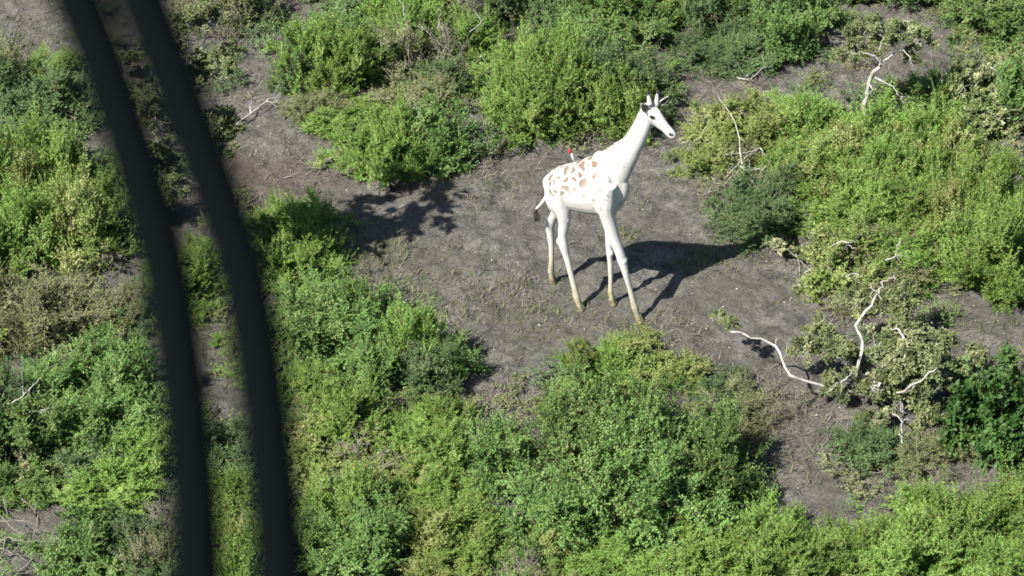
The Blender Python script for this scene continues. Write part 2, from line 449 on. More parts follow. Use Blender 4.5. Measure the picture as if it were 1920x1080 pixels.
BUSHES = [
    # left side
    (-200, 95, 210, 290, 'EEA', 'low dull green bush under the bare patch in the top left corner', .6),
    (-240, 240, 265, 575, 'AAA', 'wide bright yellow-green bush filling the left edge beside the left dark bar', .7),
    (-200, 520, 240, 705, 'DDY', 'olive brown scrub with dry twigs below the wide yellow-green bush at the left edge', .55),
    (60, 620, 335, 860, 'B', 'rounded fresh green bush below the olive scrub, touching the left dark bar', .85),
    (-220, 700, 130, 930, 'BFE', 'dark green bush cut by the left edge, beside the rounded fresh green bush', .8),
    (110, 800, 345, 960, 'AE', 'loose pale green bush right below the rounded fresh green bush', .7),
    (85, 945, 245, 1120, 'FB', 'small bright leafy bush at the bottom between grey dead twigs and the left dark bar', .9),
    (230, 940, 360, 1150, 'ED', 'dull twiggy bush at the bottom edge half behind the left dark bar', .8),
    (285, 465, 445, 600, 'A', 'yellow-green bush seen through the gap between the two dark bars', .8),
    (325, 740, 520, 930, 'E', 'dark green bush behind the lower part of the right dark bar', .8),
    (395, 890, 575, 1140, 'AY', 'yellow-green bush at the bottom edge behind the foot of the right dark bar', .8),
    # top row
    (345, -80, 500, 120, 'DD', 'grey twiggy shrub at the top edge just right of the two dark bars', .9),
    (498, 12, 745, 210, 'AAB', 'bright green two-topped bush near the top, right of the dark bars', .9),
    (505, 92, 600, 195, 'E', 'small dark grey-green shrub in front of the bright two-topped bush', .9),
    (510, 170, 690, 258, 'DA', 'low olive shrub along the upper edge of the bare ground, below the bright two-topped bush', .6),
    (560, -110, 730, 30, 'E', 'dark shaded bush at the top edge behind the bright two-topped bush', .8),
    (645, 180, 885, 362, 'AAB', 'round bright green bush with a dark shadow on the bare ground beside it', 1.15),
    (705, -70, 915, 190, 'ADA', 'olive green bush at the top, right of the bright two-topped bush', .7),
    (740, 110, 900, 240, 'DE', 'low twiggy bush between the round bright bush and the big bush behind the giraffe', .6),
    (882, 55, 1120, 285, 'A', 'big bright green bush directly behind the giraffe', 1.1),
    (1050, 90, 1262, 290, 'EEA', 'dull darker green bush just left of the head of the giraffe', .85),
    (885, -90, 1085, 95, 'E', 'grey-green feathery bush at the top edge above the big bright bush', .8),
    (1050, -130, 1265, 120, 'BA', 'mid green bush at the top edge above the head of the giraffe', .8),
    (1230, -120, 1430, 115, 'EB', 'dark green bush at the top edge, up and right of the head of the giraffe', .8),
    (1310, 70, 1440, 158, 'DE', 'brownish low thicket below the dark green bush at the top edge', .6),
    (1400, -110, 1570, 152, 'BE', 'green bush with drooping shaded front at the top edge, left of the forked white branch', .9),
    (1540, -160, 1750, 45, 'EF', 'dark bush at the top edge behind the forked white branch', .7),
    (1725, -120, 2120, 118, 'BA', 'bright green bush in the top right corner', .7),
    (1712, 85, 2110, 292, 'ECB', 'mottled green bush with a few pale twigs below the top right corner', .7),
    # right middle
    (1310, 165, 1590, 335, 'AY', 'olive yellow bush behind the pale dead branches, right of the giraffe', .7),
    (1555, 205, 1860, 430, 'AAY', 'broad yellow-green bush at the foot of the forked white branch', .75),
    (1365, 320, 1540, 468, 'EE', 'dark green bush where the shadow of the giraffe ends, in front of pale dead branches', .85),
    (1500, 320, 1770, 490, 'A', 'yellow-green bush between the dark bush by the shadow and the right edge', .7),
    (1465, 425, 1770, 598, 'DYC', 'greyish olive bush with pale twigs below the yellow-green thicket on the right', .65),
    (1725, 290, 2130, 605, 'YA', 'large dull yellow bush cut by the right edge at mid height', .65),
    (1275, 250, 1425, 395, 'YD', 'sparse yellowish scrub under the bleached fallen branch, right of the giraffe', .45),
    (1440, 240, 1600, 410, 'AY', 'yellow-green bush right behind the dark bush where the giraffe shadow ends', .7),
    (1225, 60, 1365, 150, 'ED', 'shaded low bush near the top, just beyond the ears of the giraffe', .6),
    (515, 680, 665, 800, 'AYD', 'small pale green shrub between the right dark bar and the darker green bush', .7),
    (-160, 860, 130, 960, 'B', 'fresh green bush at the left edge above the grey dead twigs', .7),
    (210, 540, 300, 650, 'ED', 'dull twiggy shrub against the left dark bar, beside the olive brown scrub', .7),
    (430, 590, 545, 700, 'DA', 'dry olive shrub half behind the right dark bar, left of the fresh green bush', .6),
    # lower right
    (1785, 680, 2110, 925, 'F', 'dark broad-leaved bush at the right edge beside the bush with white branches', .9),
    (1565, 785, 1680, 895, 'E', 'small soft grey-green bush under the bush with white branches', .9),
    (1650, 815, 1815, 915, 'DG', 'low brownish scrub between the soft grey-green bush and the dark broad-leaved bush', .6),
    (1390, 705, 1525, 825, 'YD', 'small yellow olive shrub in the gap left of the bush with white branches', .85),
    (1258, 945, 1600, 1150, 'A', 'bright yellow-green bush on the bottom edge right of the big round bush', .75),
    (1550, 935, 2120, 1160, 'A', 'long bright yellow-green bush filling the bottom right corner', .6),
    # lower middle
    (893, 690, 1410, 1040, 'B', 'big round mid green bush in front of the giraffe', .95),
    (1065, 632, 1325, 765, 'YA', 'yellowish sprigs of a bush rising behind the big round green bush', .6),
    (1285, 690, 1430, 845, 'DE', 'shaded olive shrub tucked against the right side of the big round green bush', .5),
    (525, 508, 775, 710, 'B', 'fresh green bush right of the right dark bar, in front of the bare ground', .75),
    (640, 600, 880, 770, 'BE', 'darker green bush with a black shadow right beside it, left of the big round bush', 1.3),
    (540, 725, 770, 950, 'AYD', 'loose yellow-green bush with dry stalks right of the lower right dark bar', .45),
    (715, 755, 895, 965, 'A', 'wispy green bush between the loose yellow-green bush and the big round bush', .4),
    (555, 920, 770, 1150, 'AB', 'green bush on the bottom edge nearest to the right dark bar', .7),
    (745, 925, 930, 1150, 'YA', 'scraggy olive bush on the bottom edge left of the big round green bush', .4),
    (930, 1005, 1090, 1150, 'YY', 'small yellow plant on the bottom edge below the big round bush', .7),
    (1070, 1000, 1250, 1150, 'YA', 'low yellowish olive shrub on the bottom edge under the big round bush', .4),
]
for i, b in enumerate(BUSHES):
    bush(*b[:5], b[5], q=b[6] * 1.3, seed=i * 3 + 1)
bush(455, 385, 640, 590, 'A', 'spindly yellow-green sapling shrub right of the middle of the right dark bar', q=.62, dens=.9, rl=.44, seed=900)

# ------------------------------------------------------------------ white-branched trees and dead wood
def wood(pts, r0, r1, n=16, k=6, jit=.018, seed=0):
    """a branch through points (x, y in the photograph, height)"""
    P = [at(x, y, z) for x, y, z in pts]
    p, rr = smooth_path(P, n, np.linspace(r0, r1, len(P)) * .68)
    rr = rr * np.random.RandomState(seed + 1).uniform(.82, 1.15, n)
    p += np.random.RandomState(seed).normal(0, jit, p.shape) * np.linspace(0, 1, n)[:, None]
    return p, rr, k

def wood_obj(name, parent, w_, mat, off):
    p, rr, k = w_
    ps = [tube(p - off, rr, k)]
    q = np.random.RandomState(int(abs(p[0][0] * 977 + p[0][1] * 131)) % 9999)
    for i in range(2 if name == 'trunk' else 3):
        j = q.randint(len(p) // 3, len(p)); a = p[j] - off; d = unit(unit(p[j] - p[j - 1]) * .6 + q.normal(0, .6, 3)); L = q.uniform(.08, .22)
        ps.append(tube(np.array([a, a + d * L * .5 + q.normal(0, .02, 3), a + d * L + q.normal(0, .03, 3)]), [rr[j] * .45, rr[j] * .35, .002], 4))
    V, F = join(ps)
    return obj(name, mesh(name, V, F, [mat], smooth=True), parent)

def tree(name, label, base, trunk, branches, clumps, kinds, seed, cat='tree', bark=BARK_WHITE):
    b = at(*base); root = bpy.data.objects.new(name, None); COL.objects.link(root)
    root.location = b; tag(root, label, cat)
    r = np.random.RandomState(seed)
    for j, (pts, r0, r1) in enumerate(trunk):
        wood_obj('trunk', root, wood(pts, r0, r1, seed=seed + j), bark, b)
    for j, (pts, r0, r1) in enumerate(branches):
        wood_obj('branch', root, wood(pts, r0, r1, seed=seed + 20 + j), bark, b)
    for x, y, z, rad, hh in clumps:
        k = kinds[r.randint(len(kinds))]
        obj('leafy_branch', LOBES[k][r.randint(3)], root, Vector(at(x, y, z)) - Vector(b), (r.normal(0, .25), r.normal(0, .25), r.uniform(0, 6.28)), (rad, rad, hh))
    return root

# tall tree behind the dark bars; it throws the dappled shadow on the bare ground
tree('tree', 'tall pale-barked tree behind the dark bars whose dappled shadow falls on bare ground', (437, 570),
     [([(468, 575, 0), (446, 480, .7), (414, 380, 1.5), (378, 290, 2.2), (345, 200, 2.9)], .075, .035)],
     [([(411, 370, 1.55), (317, 310, 2.1), (290, 250, 2.6), (255, 185, 3.0)], .038, .010),
      ([(378, 290, 2.2), (310, 270, 2.6), (287, 195, 3.2), (265, 130, 3.6)], .032, .008),
      ([(345, 200, 2.9), (355, 130, 3.5), (390, 60, 3.9), (395, 10, 4.1)], .03, .007),
      ([(378, 290, 2.2), (390, 240, 2.7), (405, 195, 2.9)], .026, .008),
      ([(345, 200, 2.9), (315, 140, 3.6), (310, 80, 3.9)], .026, .007)],
     [(412, 300, 2.3, .40, .34), (395, 270, 2.5, .42, .34), (272, 291, 2.32, 0.31, 0.30), (280, 292, 2.29, 0.31, 0.30), (306, 308, 2.04, 0.29, 0.26), (299, 320, 2.02, 0.29, 0.26), (251, 229, 2.99, 0.31, 0.30), (274, 214, 2.96, 0.31, 0.30), (283, 208, 2.95, 0.29, 0.29), (307, 218, 3.00, 0.29, 0.29), (411, 243, 2.63, 0.27, 0.26), (417, 231, 2.62, 0.27, 0.26), (333, 355, 2.03, 0.25, 0.22), (301, 384, 1.94, 0.25, 0.22),
      (373, 159, 3.52, 0.31, 0.29), (376, 139, 3.49, 0.31, 0.29), (325, 112, 3.89, 0.34, 0.29), (297, 107, 3.54, 0.34, 0.29), (367, 55, 3.79, 0.29, 0.29), (402, 51, 4.01, 0.29, 0.29), (338, 250, 2.70, 0.27, 0.26), (343, 260, 2.64, 0.27, 0.26), (431, 110, 3.63, 0.25, 0.22), (415, 127, 3.77, 0.25, 0.22), (240, 121, 3.80, 0.26, 0.22), (281, 148, 3.47, 0.26, 0.22), (359, 48, 4.16, 0.27, 0.22), (375, 20, 4.09, 0.27, 0.22), (277, 184, 3.33, 0.25, 0.22), (300, 161, 3.11, 0.25, 0.22)],
     'C', 501)
# the forked white branch in the upper right
tree('tree', 'thin tree with one forked white trunk and sparse round leaves in the upper right', (1600, 242),
     [([(1598, 245, 0), (1620, 225, .3), (1624, 190, .65), (1632, 150, 1.0), (1652, 118, 1.3)], .066, .040)],
     [([(1652, 118, 1.3), (1635, 102, 1.45), (1600, 97, 1.5)], .022, .008),
      ([(1652, 118, 1.3), (1672, 103, 1.45), (1692, 95, 1.5), (1708, 112, 1.45)], .022, .008),
      ([(1640, 145, 1.05), (1668, 160, 1.05), (1688, 180, .95), (1695, 195, .9)], .018, .005),
      ([(1652, 118, 1.3), (1650, 90, 1.6), (1665, 60, 1.8)], .02, .006)],
     [(1610, 75, 1.4, .36, .32), (1650, 68, 1.6, .4, .34), (1690, 70, 1.5, .38, .32), (1725, 85, 1.3, .34, .3), (1590, 110, 1.2, .25, .24), (1710, 120, 1.2, .22, .2), (1640, 100, 1.3, .25, .2)],
     'C', 521)
# the open bush with curved white branches on the right
tree('shrub', 'open olive shrub with long curved white branches, right of the giraffe', (1640, 745),
     [([(1640, 745, 0), (1625, 715, .3), (1608, 690, .5)], .05, .035)],
     [([(1640, 745, 0), (1560, 728, .25), (1482, 704, .5), (1466, 668, .65), (1440, 641, .75), (1405, 634, .8), (1376, 621, .85)], .036, .013),
      ([(1608, 690, .5), (1618, 640, .8), (1605, 610, .95), (1634, 572, 1.15), (1647, 548, 1.3), (1655, 528, 1.4)], .038, .013),
      ([(1647, 548, 1.3), (1635, 540, 1.35), (1632, 528, 1.4)], .012, .005),
      ([(1640, 745, 0), (1695, 680, .7), (1690, 625, 1.05), (1668, 613, 1.1)], .034, .016),
      ([(1608, 690, .5), (1590, 708, .6), (1556, 730, .55)], .02, .008),
      ([(1625, 715, .3), (1650, 718, .6), (1632, 730, .55)], .02, .01),
      ([(1640, 745, 0), (1700, 730, .6), (1760, 690, .9)], .03, .01),
      ([(1640, 745, 0), (1690, 790, .4), (1690, 830, .5)], .022, .008)],
     [(1515, 665, .55, 0.27, 0.29), (1545, 640, .6, 0.30, 0.30), (1580, 680, .5, 0.32, 0.34), (1560, 735, .2, 0.25, 0.34), (1640, 660, .7, 0.35, 0.35), (1700, 650, .8, 0.38, 0.35),
      (1735, 690, .6, 0.35, 0.37), (1690, 710, .5, 0.37, 0.42), (1640, 740, .3, 0.30, 0.38), (1745, 745, .3, 0.32, 0.38), (1690, 770, .15, 0.35, 0.38), (1760, 640, .7, 0.24, 0.25),
      (1635, 800, .1, 0.25, 0.25), (1730, 790, .05, 0.27, 0.30), (1820, 680, .4, 0.25, 0.30), (1785, 720, .2, 0.29, 0.34), (1680, 600, .9, 0.27, 0.25), (1600, 570, .8, 0.25, 0.21), (1690, 560, .8, 0.29, 0.25),
      (1365, 612, .72, 0.17, 0.17), (1349, 596, .72, 0.12, 0.13), (1690, 825, .1, 0.17, 0.21)],
     'C', 541, cat='shrub')
tree('sapling', 'thin upright yellow-tipped sapling behind the big round bush, below the hoofs of the giraffe', (1090, 705),
     [([(1090, 705, 0), (1090, 680, .3), (1092, 655, .55)], .012, .006)], [], [(1092, 680, .3, .18, .3), (1094, 662, .45, .16, .26), (1084, 690, .1, .2, .3)], 'Y', 561, cat='sapling', bark=BARK_GREY)

def dead(label, polys, r0, r1, seed, mat=BARK_WHITE):
    """dead wood lying on the ground: one limb with its side branches"""
    b = at(polys[0][0][0], polys[0][0][1]); root = bpy.data.objects.new('dead_branch', None); COL.objects.link(root); root.location = b
    tag(root, label, 'dead branch')
    for j, p in enumerate(polys):
        wood_obj('limb' if j == 0 else 'twig', root, wood(p, r0 if j == 0 else r0 * .75, r1, seed=seed + j, k=5, n=12), mat, b)
dead('bleached fallen branch with crossing pale twigs by the olive bush, right of the giraffe',
     [[(1432, 365, .05), (1392, 312, .35), (1385, 250, .55), (1368, 212, .6), (1345, 177, .6)],
      [(1302, 237, .1), (1330, 265, .2), (1362, 286, .25), (1385, 300, .3)], [(1358, 336, .15), (1390, 302, .35), (1424, 277, .5)],
      [(1328, 291, .2), (1385, 288, .4), (1418, 280, .5)], [(1385, 310, .35), (1405, 325, .35), (1423, 348, .3)],
      [(1280, 268, .05), (1318, 258, .1), (1345, 252, .2)], [(1318, 365, .05), (1350, 350, .1), (1385, 318, .3)], [(1310, 300, .1), (1340, 340, .1), (1365, 352, .1)],
      [(1310, 262, .1), (1330, 225, .25), (1332, 210, .3)], [(1408, 318, .3), (1440, 315, .35)], [(1425, 277, .5), (1436, 292, .45)], [(1300, 245, .1), (1290, 225, .15)]], .018, .005, 601)
dead('tangle of grey dead twigs in the bottom left corner',
     [[(-40, 1050, .1), (10, 1010, .4), (40, 1015, .5), (110, 1012, .5)], [(0, 965, .3), (40, 1000, .45), (72, 965, .5)], [(10, 1010, .4), (0, 1060, .3)],
      [(72, 965, .5), (60, 1010, .4), (30, 1070, .2)], [(-10, 980, .3), (30, 975, .4), (75, 985, .4)], [(20, 1080, .1), (60, 1050, .3), (70, 1020, .4)],
      [(-20, 1020, .3), (30, 1040, .35), (80, 1075, .2)], [(40, 935, .4), (70, 960, .5)], [(5, 930, .4), (20, 990, .4)]], .016, .005, 631, BARK_GREY)
dead('short pale stick lying on the bare ground below the small dark shrub near the top',
     [[(436, 240, .05), (470, 212, .08), (500, 190, .1), (535, 172, .12)], [(500, 190, .1), (520, 192, .1)], [(470, 212, .08), (468, 196, .12)]], .024, .010, 651)
dead('pale dead twigs sticking out of the olive bush at the top, left of the giraffe',
     [[(770, 70, .8), (758, 30, 1.2), (750, -5, 1.5)], [(880, 60, .7), (905, 40, .9), (893, 25, 1.0)], [(820, 55, 1.0), (828, 20, 1.3)]], .014, .005, 661)
dead('thin pale twigs fallen on the bare ground beyond the giraffe, near the brownish thicket',
     [[(1380, 145, .05), (1405, 148, .12), (1425, 132, .2), (1450, 120, .25)], [(1405, 148, .12), (1400, 140, .2)], [(1430, 172, .05), (1470, 168, .1)]], .013, .005, 671)
dead('forked grey twigs poking from the mottled bush at the right edge',
     [[(1880, 158, .5), (1872, 138, .7), (1862, 130, .8)], [(1878, 150, .55), (1884, 136, .8)], [(1810, 178, .5), (1808, 166, .7)]], .018, .007, 681)
dead('crooked pale twigs on top of the greyish olive bush on the right',
     [[(1560, 460, .7), (1585, 452, .8), (1600, 470, .75)], [(1660, 488, .7), (1680, 478, .8), (1686, 452, .9)], [(1585, 520, .5), (1605, 512, .7), (1612, 530, .6)], [(1650, 530, .7), (1680, 520, .8)]], .018, .007, 691)
dead('bleached twigs beside the lower left bush, at the left edge',
     [[(10, 760, .6), (45, 740, .8), (70, 712, .95)], [(75, 775, .7), (82, 768, .8)], [(45, 740, .8), (40, 722, .9)]], .014, .005, 701)

# ------------------------------------------------------------------ the giraffe
HEAD = R_(25)
GF = np.array([math.cos(HEAD), -math.sin(HEAD), 0]); GR = np.array([-math.sin(HEAD), -math.cos(HEAD), 0])
GO = sum(HW.values()) / 4
def loc(x, y, lat=0.0):
    """point of the photograph on the plane `lat` to the right of the animal's middle, in its own axes (forward, left, up)"""
    p = on_plane(x, y, GO + GR * lat, GR) - GO
    return np.array([p @ GF, -(p @ GR), p[2]])

def loft(sec, n=36, k=24):
    """sec: (forward, up, half height, half width, lateral) stations joined to one closed skin"""
    sec = np.asarray(sec, float)
    C = smooth_path(np.stack([sec[:, 0], sec[:, 4], sec[:, 1]], 1), n)
    u = np.linspace(0, len(sec) - 1, n)
    hh = np.interp(u, np.arange(len(sec)), sec[:, 2]); hw = np.interp(u, np.arange(len(sec)), sec[:, 3])
    T = unit(np.gradient(C, axis=0))
    lat = np.array([0, 1.0, 0]); B = unit(np.cross(T, lat[None])); N = np.cross(B, T)
    a = np.arange(k) * 2 * math.pi / k
    V = (C[:, None] + hw[:, None, None] * N[:, None] * np.cos(a)[None, :, None] + hh[:, None, None] * B[:, None] * np.sin(a)[None, :, None]).reshape(-1, 3)
    j = np.arange(k); jn = (j + 1) % k
    q = np.concatenate([np.stack([i * k + j, i * k + jn, (i + 1) * k + jn, (i + 1) * k + j], 1) for i in range(n - 1)])
    V = np.vstack([V, C[0], C[-1]])
    t = np.concatenate([np.stack([np.full(k, n * k), jn, j], 1), np.stack([np.full(k, n * k + 1), (n - 1) * k + j, (n - 1) * k + jn], 1)])
    return V, q, t

def ball(c, r, k=14):
    a = np.linspace(.02, math.pi - .02, k)
    P = np.stack([np.zeros(k), np.zeros(k), np.cos(a)], 1)
    V, q, t = tube(P, np.sin(a), k)
    return V * np.asarray(r) + np.asarray(c), q, t

def limb(pts, n=40):
    """pts: (x, y, lateral, radius)"""
    P = np.array([loc(x, y, l) for x, y, l, _ in pts])
    p, rr = smooth_path(P, n, [q[3] for q in pts])
    return tube(p, rr, 14), p

torso = loft([(-.72, 1.64, .05, .05, 0), (-.69, 1.66, .17, .13, 0), (-.60, 1.68, .245, .20, 0), (-.45, 1.73, .30, .235, 0), (-.28, 1.77, .355, .262, 0), (-.10, 1.82, .395, .268, 0),
              (.06, 1.89, .42, .255, 0), (.20, 1.90, .40, .205, 0), (.30, 1.90, .33, .145, 0), (.36, 1.90, .22, .09, 0), (.39, 1.90, .06, .04, 0)], 44)
neck = loft([(.02, 1.98, .30, .15, 0), (.19, 2.16, .25, .14, 0), (.335, 2.38, .18, .13, 0), (.445, 2.57, .132, .108, 0), (.532, 2.76, .112, .094, 0), (.595, 2.93, .10, .084, 0), (.632, 3.07, .098, .08, 0), (.65, 3.17, .08, .07, 0)], 40)
head = loft([(.575, 3.185, .04, .035, 0), (.60, 3.175, .085, .075, 0), (.66, 3.135, .112, .092, 0), (.72, 3.085, .112, .088, 0), (.80, 3.015, .088, .066, 0), (.88, 2.95, .066, .052, 0), (.945, 2.895, .062, .054, 0), (.985, 2.86, .052, .05, 0), (1.01, 2.838, .025, .028, 0)], 36)
skin = [torso, neck, head]
skin += [ball((.72, s * .074, 3.125), (.045, .022, .032)) for s in (-1, 1)]
# shoulders, haunches, brisket, withers
skin += [ball((.12, s * .17, 1.88), (.16, .095, .34)) for s in (-1, 1)]
skin += [ball((-.50, s * .13, 1.66), (.20, .125, .30)) for s in (-1, 1)]
skin.append(ball((.29, 0, 1.92), (.13, .11, .27))); skin.append(ball((.05, 0, 2.25), (.15, .06, .145)))
LEGS = {
    'near front': [(1140, 345, .18, .12), (1137, 378, .18, .125), (1139, 405, .175, .10), (1149, 440, .16, .082), (1160, 468, .15, .066), (1167, 490, .14, .064), (1172, 508, .14, .05), (1179, 535, .13, .035), (1186, 560, .12, .039), (1190, 575, .11, .050), (1194, 588, .10, .040), (1196, 594, .10, .045)],
    'far front': [(1148, 350, -.15, .11), (1145, 385, -.15, .10), (1143, 415, -.14, .07), (1142, 450, -.12, .050), (1143, 474, -.11, .047), (1144, 490, -.11, .038), (1145, 520, -.10, .033), (1145, 542, -.09, .036), (1145, 548, -.09, .042), (1147, 558, -.09, .035), (1147, 561, -.09, .04)],
    'near hind': [(1050, 345, .14, .15), (1051, 375, .15, .14), (1056, 398, .16, .105), (1058, 418, .16, .077), (1055, 440, .17, .064), (1057, 460, .17, .066), (1062, 480, .17, .048), (1069, 508, .18, .038), (1077, 540, .19, .040), (1081, 556, .19, .050), (1084, 566, .19, .040), (1086, 570, .19, .044)],
    'far hind': [(1052, 350, -.13, .13), (1048, 375, -.15, .115), (1043, 395, -.17, .085), (1036, 410, -.18, .066), (1031, 424, -.18, .064), (1032, 440, -.18, .05), (1034, 465, -.18, .038), (1034, 495, -.19, .038), (1033, 508, -.2, .046), (1034, 517, -.2, .037), (1035, 520, -.2, .041)],
}
ends = {}
for k, p in LEGS.items():
    t_, pp = limb(p); skin.append(t_); ends[k] = pp
# knobs at the joints: stifle of the near hind leg, the point of each hock, front of the knees
skin.append(ball(loc(1063, 411, .17), (.05, .055, .055)))
skin.append(ball(loc(1049, 452, .17), (.045, .045, .06))); skin.append(ball(loc(1027, 420, -.18), (.045, .045, .055)))
skin.append(ball(loc(1169, 489, .14), (.058, .062, .07))); skin.append(ball(loc(1145, 474, -.11), (.048, .05, .062)))

V, F = join(skin)
raw = bpy.data.objects.new('giraffe_raw', mesh('giraffe_raw', V, F)); COL.objects.link(raw)
rm = raw.modifiers.new('r', 'REMESH'); rm.mode = 'VOXEL'; rm.voxel_size = .012; rm.use_smooth_shade = True
sm = raw.modifiers.new('s', 'SMOOTH'); sm.factor = .5; sm.iterations = 9
dg = bpy.context.evaluated_depsgraph_get()
body = bpy.data.meshes.new_from_object(raw.evaluated_get(dg)); body.name = 'giraffe'
bpy.data.objects.remove(raw)
body.polygons.foreach_set('use_smooth', np.ones(len(body.polygons), bool))

def coat_mat():
    m, n, l, out = new_mat('white_coat')
    tc = n.new('ShaderNodeTexCoord'); sp = n.new('ShaderNodeSeparateXYZ'); l.new(tc.outputs['Object'], sp.inputs[0])
    def math_(op, a, b=0., clamp=False):
        x = n.new('ShaderNodeMath'); x.operation = op; x.use_clamp = clamp
        for i, v in enumerate((a, b)):
            if isinstance(v, (int, float)): x.inputs[i].default_value = v
            else: l.new(v, x.inputs[i])
        return x.outputs[0]
    def rng(v, a, b, c=0., d=1.):
        x = n.new('ShaderNodeMapRange'); x.interpolation_type = 'SMOOTHSTEP'
        l.new(v, x.inputs[0]); x.inputs[1].default_value = a; x.inputs[2].default_value = b; x.inputs[3].default_value = c; x.inputs[4].default_value = d
        return x.outputs[0]
    def mix(f, a, b):
        x = n.new('ShaderNodeMix'); x.data_type = 'RGBA'; l.new(f, x.inputs[0])
        for s, v in ((6, a), (7, b)):
            if isinstance(v, tuple): x.inputs[s].default_value = (*v, 1)
            else: l.new(v, x.inputs[s])
        return x.outputs[2]
    wz = n.new('ShaderNodeTexNoise'); wz.inputs['Scale'].default_value = 7; l.new(tc.outputs['Object'], wz.inputs['Vector'])
    vs = n.new('ShaderNodeVectorMath'); vs.operation = 'MULTIPLY_ADD'; vs.inputs[1].default_value = (.12,) * 3
    l.new(wz.outputs['Color'], vs.inputs[0]); l.new(tc.outputs['Object'], vs.inputs[2])
    def vor(feat, scale):
        v = n.new('ShaderNodeTexVoronoi'); v.feature = feat; v.inputs['Scale'].default_value = scale
        v.inputs['Randomness'].default_value = .85; l.new(vs.outputs[0], v.inputs['Vector']); return v
    e = vor('DISTANCE_TO_EDGE', 7.9); c = vor('F1', 7.9)
    cs = n.new('ShaderNodeSeparateColor'); l.new(c.outputs['Color'], cs.inputs[0])
    patch = rng(e.outputs['Distance'], .0, .25)
    x_, y_, z_ = sp.outputs
    zz = math_('ADD', z_, math_('MULTIPLY', x_, -.55))            # the back slopes: measure height from it
    keep = math_('MULTIPLY', rng(zz, 1.94, 2.14), rng(math_('ADD', x_, math_('MULTIPLY', cs.outputs[1], .25)), .22, .06))
    pm = math_('MULTIPLY', patch, math_('GREATER_THAN', math_('ADD', keep, math_('MULTIPLY', cs.outputs[0], .55)), .42))
    pm = math_('MULTIPLY', pm, math_('MULTIPLY', rng(zz, 1.80, 1.90), math_('MULTIPLY', rng(x_, -.72, -.62), rng(x_, .26, .14))))
    pm = math_('MULTIPLY', pm, math_('ADD', .50, math_('MULTIPLY', keep, .48)))
    base = mix(rng(z_, .0, .95), (.33, .31, .20), (.48, .475, .46))
    gn = n.new('ShaderNodeTexNoise'); gn.inputs['Scale'].default_value = 4.5; gn.inputs['Detail'].default_value = 5
    l.new(tc.outputs['Object'], gn.inputs['Vector'])
    base = mix(rng(gn.outputs[0], .50, .80, 0., .55), base, (.36, .345, .32))
    dirt = n.new('ShaderNodeTexNoise'); dirt.inputs['Scale'].default_value = 11; dirt.inputs['Detail'].default_value = 4
    l.new(tc.outputs['Object'], dirt.inputs['Vector'])
    lower = math_('MULTIPLY', rng(dirt.outputs[0], .42, .68), rng(z_, .50, .04))
    base = mix(lower, base, (.22, .19, .085))
    tone = mix(cs.outputs[2], (.165, .11, .072), (.15, .11, .082))
    col = mix(pm, base, tone)
    v2 = vor('DISTANCE_TO_EDGE', 12.5); v3 = vor('F1', 12.5); c3 = n.new('ShaderNodeSeparateColor'); l.new(v3.outputs['Color'], c3.inputs[0])
    blot = math_('MULTIPLY', rng(v2.outputs['Distance'], .12, .24), math_('GREATER_THAN', c3.outputs[0], .66))
    blot = math_('MULTIPLY', blot, math_('MULTIPLY', rng(x_, -.35, .0), rng(z_, 1.45, 1.65)))
    blot = math_('MULTIPLY', blot, math_('MULTIPLY', rng(z_, 3.0, 2.5), .55))
    col = mix(blot, col, (.22, .205, .185))
    pink = math_('MULTIPLY', rng(x_, .965, 1.01), rng(z_, 2.9, 2.84))
    col = mix(pink, col, (.55, .42, .30))
    p = n.new('ShaderNodeBsdfPrincipled'); p.inputs['Roughness'].default_value = .75; p.inputs['Specular IOR Level'].default_value = .2
    l.new(col, p.inputs['Base Color'])
    fz = n.new('ShaderNodeTexNoise'); fz.inputs['Scale'].default_value = 60; fz.inputs['Detail'].default_value = 3
    l.new(tc.outputs['Object'], fz.inputs['Vector'])
    b = n.new('ShaderNodeBump'); b.inputs['Strength'].default_value = .12; b.inputs['Distance'].default_value = .01
    l.new(fz.outputs[0], b.inputs['Height']); l.new(b.outputs[0], p.inputs['Normal'])
    l.new(p.outputs[0], out.inputs[0])
    return m
COAT = coat_mat()
body.materials.clear(); body.materials.append(COAT)
WHITE = plain('white_hair', (.46, .45, .43), .8, .2)
DARK = plain('dark_hair', (.035, .032, .03), .8, .2, (30, (.07, .065, .06)))
EYE = plain('dark_eye', (.008, .007, .006), .15, .5)
EARIN = plain('dark_inner_ear', (.05, .045, .042), .8, .2)
HORN = plain('yellowish_hoof', (.20, .18, .10), .6, .3, (18, (.10, .088, .055)))
MANE = plain('pale_mane', (.36, .345, .30), .8, .2, (40, (.47, .46, .43)))

gi = obj('giraffe', body, None, GO, (0, 0, -HEAD))
tag(gi, 'white giraffe with pale tan patches on its back, walking across the bare ground', 'giraffe')
def gpart(name, parts, mat, smooth=True):
    V, F = join(parts)
    return obj(name, mesh(name, V, F, [mat], smooth=smooth), gi)
# hooves: a flared block with a cleft between two toes
for k, pp in ends.items():
    f = HW[k] - GO; fx, fy = f @ GF, -(f @ GR)
    top = pp[-1]
    toes = []
    for s in (-1, 1):
        c0 = np.array([top[0] - .005, top[1] + s * .017, max(top[2] + .012, .105)])
        c1 = np.array([fx + .022, fy + s * .026, -.012])
        P = np.array([c0, c0 * .6 + c1 * .4, c0 * .25 + c1 * .75, c1])
        v, q, t = tube(P, [.027, .031, .036, .041], 10)
        v[:, 0] = (v[:, 0] - fx) * 1.25 + fx
        toes.append((v, q, t))
    gpart('hoof', toes, HORN)
